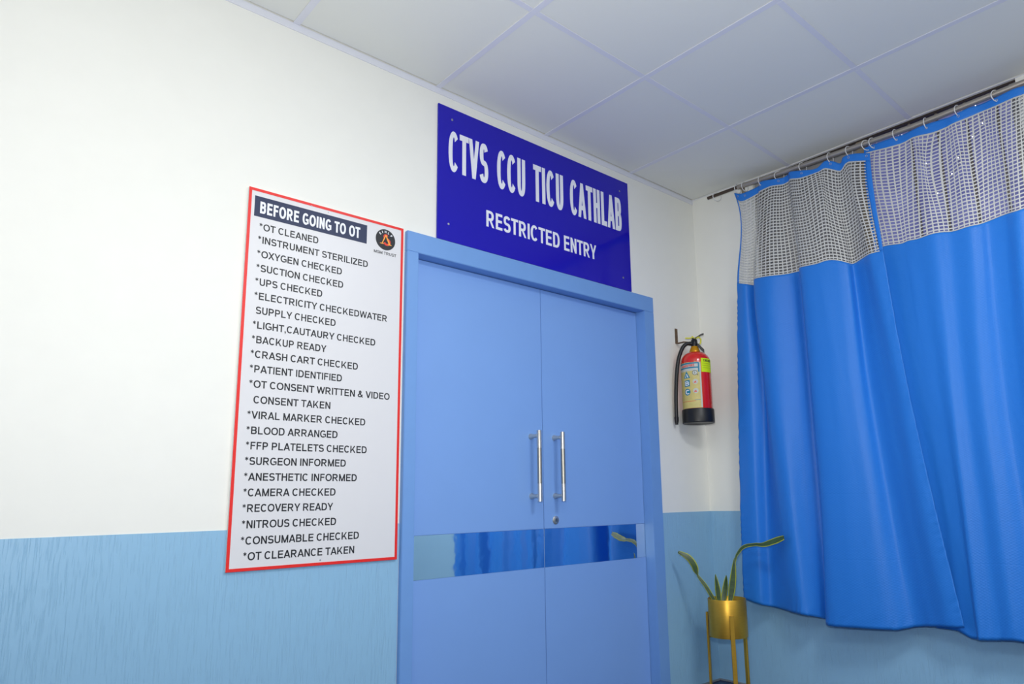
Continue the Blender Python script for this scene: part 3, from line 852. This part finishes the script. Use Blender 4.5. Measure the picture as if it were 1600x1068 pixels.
RC = [[(-0.072,-1.073,2.637),(-0.074,-1.124,2.635),(-0.078,-1.202,2.621),(-0.072,-1.25,2.623),(-0.081,-1.297,2.622),(-0.087,-1.344,2.622),(-0.083,-1.397,2.619),(-0.081,-1.434,2.617),(-0.09,-1.479,2.612),(-0.083,-1.536,2.629),(-0.072,-1.579,2.638),(-0.078,-1.634,2.631),(-0.092,-1.719,2.627),(-0.087,-1.75,2.626)],
[(-0.072,-1.069,2.598),(-0.074,-1.113,2.593),(-0.078,-1.198,2.58),(-0.072,-1.245,2.579),(-0.081,-1.298,2.583),(-0.087,-1.339,2.576),(-0.083,-1.378,2.571),(-0.081,-1.429,2.572),(-0.09,-1.48,2.575),(-0.083,-1.53,2.58),(-0.072,-1.581,2.589),(-0.078,-1.629,2.588),(-0.092,-1.714,2.588),(-0.087,-1.746,2.59)],
[(-0.07,-1.068,2.106),(-0.075,-1.125,2.111),(-0.085,-1.203,2.098),(-0.07,-1.226,2.101),(-0.09,-1.272,2.095),(-0.105,-1.34,2.095),(-0.095,-1.376,2.093),(-0.09,-1.412,2.086),(-0.11,-1.487,2.084),(-0.095,-1.522,2.085),(-0.07,-1.552,2.094),(-0.085,-1.61,2.1),(-0.115,-1.675,2.093),(-0.105,-1.724,2.101)],
[(-0.07,-1.1,1.448),(-0.075,-1.168,1.438),(-0.085,-1.228,1.429),(-0.07,-1.249,1.428),(-0.09,-1.289,1.421),(-0.105,-1.334,1.413),(-0.095,-1.358,1.411),(-0.09,-1.389,1.407),(-0.11,-1.452,1.397),(-0.095,-1.489,1.393),(-0.07,-1.528,1.391),(-0.085,-1.577,1.383),(-0.115,-1.649,1.37),(-0.105,-1.688,1.366)],
[(-0.07,-1.15,0.882),(-0.075,-1.219,0.882),(-0.085,-1.258,0.882),(-0.07,-1.278,0.881),(-0.09,-1.307,0.882),(-0.105,-1.334,0.882),(-0.095,-1.359,0.882),(-0.09,-1.393,0.882),(-0.11,-1.452,0.882),(-0.095,-1.493,0.881),(-0.07,-1.535,0.881),(-0.085,-1.586,0.881),(-0.115,-1.661,0.882),(-0.105,-1.709,0.881)],
[(-0.07,-1.155,0.403),(-0.075,-1.226,0.402),(-0.085,-1.264,0.393),(-0.07,-1.289,0.381),(-0.09,-1.314,0.379),(-0.105,-1.332,0.379),(-0.095,-1.359,0.381),(-0.09,-1.397,0.385),(-0.11,-1.454,0.392),(-0.095,-1.492,0.388),(-0.07,-1.538,0.381),(-0.085,-1.592,0.381),(-0.115,-1.667,0.381),(-0.105,-1.712,0.377)]]
for rows_, ch in ((LC, {1: .092, 2: .05, 5: .078, 6: .038, 12: .068, 13: .088}), (RC, {1: .07, 2: .08, 3: .084, 4: .092, 5: .106, 6: .100, 7: .094, 8: .106, 9: .095, 10: .078})):
    for row in rows_[2:]:
        for i, d in ch.items(): row[i] = (-d, row[i][1], row[i][2])
# the right curtain carries on beyond the part the camera sees
YH, YM = -1.75, -1.72
for i in range(1, 13):
    f = i / 12
    d = -.09 - .022 * math.sin(i * 1.9) - .008 * math.cos(i * 3.1)
    dt = RODX + (d + .09) * .35
    for r, row in enumerate(RC):
        y0 = row[13][1]
        y1 = -2.30
        y = y0 + (y1 - y0) * f
        row.append((dt if r < 2 else d, y, row[13][2] + (.012 * math.sin(i * 1.9) if r < 2 else 0)))
for rows_ in (LC, RC):
    rows_[0][:] = [(x, y, min(z, rodz(y) - .0135 - .003)) for x, y, z in rows_[0]]
ZS = [2.640, 2.598, 2.100, 1.450, 0.882, 0.400]

def hermite(ts, vs, t):
    n = len(ts)
    i = 0
    while i < n - 2 and t > ts[i + 1]: i += 1
    h = ts[i + 1] - ts[i]
    if h < 1e-9: return vs[i]
    s = (t - ts[i]) / h
    def tan(j):
        if j == 0: return (vs[1] - vs[0]) / (ts[1] - ts[0])
        if j == n - 1: return (vs[-1] - vs[-2]) / (ts[-1] - ts[-2])
        a = (vs[j] - vs[j - 1]) / (ts[j] - ts[j - 1]); b = (vs[j + 1] - vs[j]) / (ts[j + 1] - ts[j])
        return (a * (ts[j + 1] - ts[j]) + b * (ts[j] - ts[j - 1])) / (ts[j + 1] - ts[j - 1])
    m0, m1 = tan(i) * h, tan(i + 1) * h
    return vs[i] * (2 * s ** 3 - 3 * s * s + 1) + m0 * (s ** 3 - 2 * s * s + s) + vs[i + 1] * (-2 * s ** 3 + 3 * s * s) + m1 * (s ** 3 - s * s)

class Surf:
    def __init__(self, rows):
        self.rows = [[Vector(p) for p in r] for r in rows]
        n = len(rows[0])
        us = [0.0]
        for j in range(1, n):
            us.append(us[-1] + sum((r[j] - r[j - 1]).length for r in self.rows[1:]) / (len(self.rows) - 1))
        self.L = us[-1]; self.us = us
        self.v = [0.0]
        for a, b in zip(ZS, ZS[1:]): self.v.append(self.v[-1] + a - b)
        self.H = self.v[-1]
    def col(self, u):
        return [hermite(self.us, r, u) for r in self.rows]
    def at(self, col, v):
        p = hermite(self.v, col, v)
        return p

def add_uv(me, uvs):
    l = me.uv_layers.new(name='UVMap')
    for lp in me.loops:
        l.data[lp.index].uv = uvs[lp.vertex_index]

def cloth_part(name, S, u0, u1, v0, v1, nu, nv, m, parent, th=.0012, off=0.0, disp=None, smooth=True):
    vs = []; uvs = []; fs = []
    for i in range(nu + 1):
        u = u0 + (u1 - u0) * i / nu; col = S.col(u)
        du = S.col(min(u + .002, S.L)); du0 = S.col(max(u - .002, 0))
        for j in range(nv + 1):
            v = v0 + (v1 - v0) * j / nv
            p = S.at(col, v)
            t = (S.at(du, v) - S.at(du0, v)); nrm = Vector((0, 0, 1)).cross(t).normalized()   # into the room or away
            if nrm.x > 0: nrm = -nrm
            o = off + (disp(u, v) if disp else 0)
            vs.append(p + nrm * o); uvs.append((u, v))
    W = nv + 1
    for i in range(nu):
        for j in range(nv):
            a = i * W + j
            fs.append((a, a + 1, a + W + 1, a + W))
    me = bpy.data.meshes.new(name); me.from_pydata(vs, [], fs); me.materials.append(m)
    add_uv(me, uvs)
    me.polygons.foreach_set('use_smooth', [True] * len(me.polygons))
    me.update()
    o = bpy.data.objects.new(name, me); C.objects.link(o); o.parent = parent; o.matrix_parent_inverse = PINV(parent)
    sd = o.modifiers.new('thickness', 'SOLIDIFY'); sd.thickness = th; sd.offset = 0
    return o

def net_part(S, u0, u1, v0, v1, cu, cv, m, parent, tu=.25, tv=.33):
    """real open net: threads between rectangular holes"""
    nu = round((u1 - u0) / cu); nv = round((v1 - v0) / cv)
    cu = (u1 - u0) / nu; cv = (v1 - v0) / nv
    U_ = []; V_ = []
    for i in range(nu): U_ += [u0 + i * cu, u0 + i * cu + cu * tu]
    U_.append(u1 - 1e-5); U_.append(u1)
    for j in range(nv): V_ += [v0 + j * cv, v0 + j * cv + cv * tv]
    V_.append(v1 - 1e-5); V_.append(v1)
    vs = []; W = len(V_)
    for u in U_:
        col = S.col(u)
        for v in V_: vs.append(S.at(col, v))
    fs = []
    for i in range(len(U_) - 1):
        for j in range(W - 1):
            if i % 2 == 1 and j % 2 == 1: continue
            a = i * W + j
            fs.append((a, a + 1, a + W + 1, a + W))
    me = bpy.data.meshes.new('net_panel'); me.from_pydata(vs, [], fs); me.materials.append(m)
    me.polygons.foreach_set('use_smooth', [True] * len(me.polygons)); me.update()
    o = bpy.data.objects.new('net_panel', me); C.objects.link(o); o.parent = parent; o.matrix_parent_inverse = PINV(parent)
    return o

def curtain(name, rows, label, hemw):
    S = Surf(rows)
    t = empty('curtain', (RODX, sum(q[1] for q in rows[0]) / len(rows[0]), 2.63), label, 'curtain')
    v1, v2 = S.v[1], S.v[2]
    nu = int(S.L / .006)
    def pucker(u, v):
        e = min(u, S.L - u)
        k = max(0, 1 - e / .05)
        kb = max(0, 1 - (S.H - v) / .06)
        return .0022 * k * math.sin(v * 105 + 5 * math.sin(v * 17) + u * 60) + .0016 * kb * math.sin(u * 110 + 4 * math.sin(u * 23) + v * 50)
    cloth_part('header_band', S, 0, S.L, 0, v1, nu, 5, m_cloth, t, .0025, -.0005)
    net_part(S, hemw, S.L - hemw, v1, v2, .0185, .0166, m_net, t)
    for (a, b) in ((0, hemw), (S.L - hemw, S.L)):
        cloth_part('side_hem', S, a, b, v1, v2, 3, 40, m_cloth, t, .0022)
    cloth_part('fabric_panel', S, 0, S.L, v2, S.H, nu, 130, m_cloth, t, .0014, 0, pucker)
    # stitched seam tape where net and fabric meet
    cloth_part('seam_tape', S, hemw, S.L - hemw, v2 - .004, v2 + .001, nu, 1, m_net, t, .003)
    cloth_part('seam_tape', S, hemw, S.L - hemw, v1 - .001, v1 + .003, nu, 1, m_net, t, .003)
    return S, t
SL, tl = curtain('left', LC, 'blue curtain with white net top nearest the corner, overlapping the other curtain', .016)
SR, tr = curtain('right', RC, 'blue curtain with white net top cut off by the right picture edge', .014)
# steel eyelets where the rings pass through the header
def eyelets(S, t, ys):
    for y in ys:
        best = min((abs(S.at(S.col(u), .016).y - y), u) for u in [S.L * i / 400 for i in range(401)])[1]
        p = S.at(S.col(best), .016)
        a = S.at(S.col(max(best - .004, 0)), .016); b = S.at(S.col(min(best + .004, S.L)), .016)
        ax = Vector((0, 0, 1)).cross(b - a).normalized()
        bm = bmesh.new(); torus(bm, p, .0048, .0016, ax, 16, 6)
        obj('eyelet', bm, m_screw, t, smooth=True)
eyelets(SL, tl, RINGS[1:9]); eyelets(SR, tr, RINGS[9:])

# ------------------------------------------------------------------ plant on a gold stand
px, py = -.262, -.252
pot = empty('plant_stand_pot', (px, py, 0), 'gold metal pot held in a gold three-legged stand in the corner', 'plant pot')
PR = .0935
bm = bmesh.new()
lathe(bm, (px, py), [(0, .288), (PR - .003, .288), (PR - .0005, .2885), (PR, .290), (PR, .4665), (PR - .0008, .468), (PR - .0022, .468), (PR - .003, .4665), (PR - .003, .30)], 64)
obj('pot', bm, m_potg, pot, smooth='auto')
bm = bmesh.new(); lathe(bm, (px, py), [(PR - .0031, .436), (.06, .440), (.03, .437), (0, .441)], 40)
obj('soil', bm, m_soil, pot, smooth=True)
phi = math.atan2(-.5644, -.8255)
for a in (-104, 10, 130):
    an = phi + math.radians(a)
    d = Vector((math.cos(an), math.sin(an), 0)); s = Vector((-d.y, d.x, 0))
    bm = bmesh.new()
    c0_ = Vector((px, py, 0)) + d * (PR + .0095)
    vs = []
    for z in (0.0005, .398):
        for (u, v) in ((-.0105, -.005), (.0105, -.005), (.0105, .005), (-.0105, .005)):
            vs.append(bm.verts.new(c0_ + s * u + d * v + Vector((0, 0, z))))
    for k in range(4): bm.faces.new((vs[k], vs[(k + 1) % 4], vs[4 + (k + 1) % 4], vs[4 + k]))
    bm.faces.new(vs[:4]); bm.faces.new(vs[4:])
    bmesh.ops.bevel(bm, geom=bm.edges[:], offset=.001, segments=1, affect='EDGES')
    obj('leg', bm, m_potg, pot)
for a in (-104, 10, 130):
    an = phi + math.radians(a); d = Vector((math.cos(an), math.sin(an), 0))
    bm = bmesh.new(); tube(bm, [Vector((px, py, .281)), Vector((px, py, .281)) + d * (PR + .003)], .005, 8)
    obj('cross_bar', bm, m_potg, pot)

m_lf = mat('snake_plant_green', lin(52, 78, 40), .38)
n_, b_ = noise_bump(m_lf, 12, .1, .001, stretch=(1, 1, 6), colvar=.35)
m_lfe = mat('snake_plant_yellow_edge', lin(172, 180, 52), .4)
plant = empty('snake_plant', (px, py, .438), 'sparse snake plant with long curling yellow-edged leaves in the gold pot', 'plant')
def leaf(ctrl, widths, face, tw=0.0):
    P = cr([Vector(p) for p in ctrl], 7)
    n = len(P) - 1
    fr = Vector(face)
    bm = bmesh.new(); prev = None
    for i, p in enumerate(P):
        f = i / n
        k = f * (len(widths) - 1); j = min(int(k), len(widths) - 2)
        w_ = widths[j] + (widths[j + 1] - widths[j]) * (k - j)
        t = (P[min(i + 1, n)] - P[max(i - 1, 0)]).normalized()
        s = t.cross(fr).normalized()
        a = tw * f
        up = s.cross(t)
        s2 = s * math.cos(a) + up * math.sin(a); up2 = s2.cross(t)
        th = .0022 * min(1, w_ / .008)
        row = []
        for q, h in ((-1, 0), (-.74, -.10), (0, -.28), (.74, -.10), (1, 0)):
            row.append(bm.verts.new(p + s2 * q * w_ + up2 * h * w_ * .6 + up2 * th * (1 if abs(q) < 1 else .2)))
        for q, h in ((.74, -.10), (0, -.28), (-.74, -.10)):
            row.append(bm.verts.new(p + s2 * q * w_ + up2 * h * w_ * .6 - up2 * th))
        if prev:
            for m2 in range(8):
                g = bm.faces.new((prev[m2], prev[(m2 + 1) % 8], row[(m2 + 1) % 8], row[m2]))
                g.material_index = 1 if m2 in (0, 3, 4, 7) else 0
                g.smooth = True
        else: bm.faces.new(row)
        prev = row
    bm.faces.new(prev)
    return obj('leaf', bm, [m_lf, m_lfe], plant)
TCP = (-.8255, -.5644, 0)
leaf([(-.300, -.222, .436), (-.311, -.210, .462), (-.332, -.181, .527), (-.349, -.155, .570), (-.355, -.146, .595), (-.362, -.137, .631), (-.377, -.114, .668), (-.404, -.075, .694)],
     [.009, .010, .010, .008, .0045, .016, .017, .015, .006], (-.75, -.45, .4), .3)
leaf([(-.304, -.238, .436), (-.307, -.234, .514), (-.311, -.228, .586)], [.007, .013, .014, .009, .0012], TCP, .2)
leaf([(-.255, -.222, .436), (-.237, -.230, .514), (-.232, -.238, .576)], [.010, .015, .014, .009, .0012], TCP, -.3)
leaf([(-.255, -.262, .436), (-.249, -.267, .465), (-.238, -.282, .569), (-.231, -.293, .663)], [.005, .006, .013, .018, .016, .010, .0015], TCP, .2)
leaf([(-.223, -.251, .438), (-.218, -.259, .515), (-.205, -.278, .645), (-.194, -.293, .686), (-.185, -.324, .716), (-.173, -.377, .727), (-.168, -.423, .728), (-.162, -.481, .746), (-.155, -.530, .764)],
     [.006, .005, .004, .006, .008, .010, .009, .010, .016, .018, .012], (-.80, -.35, .35), .2)
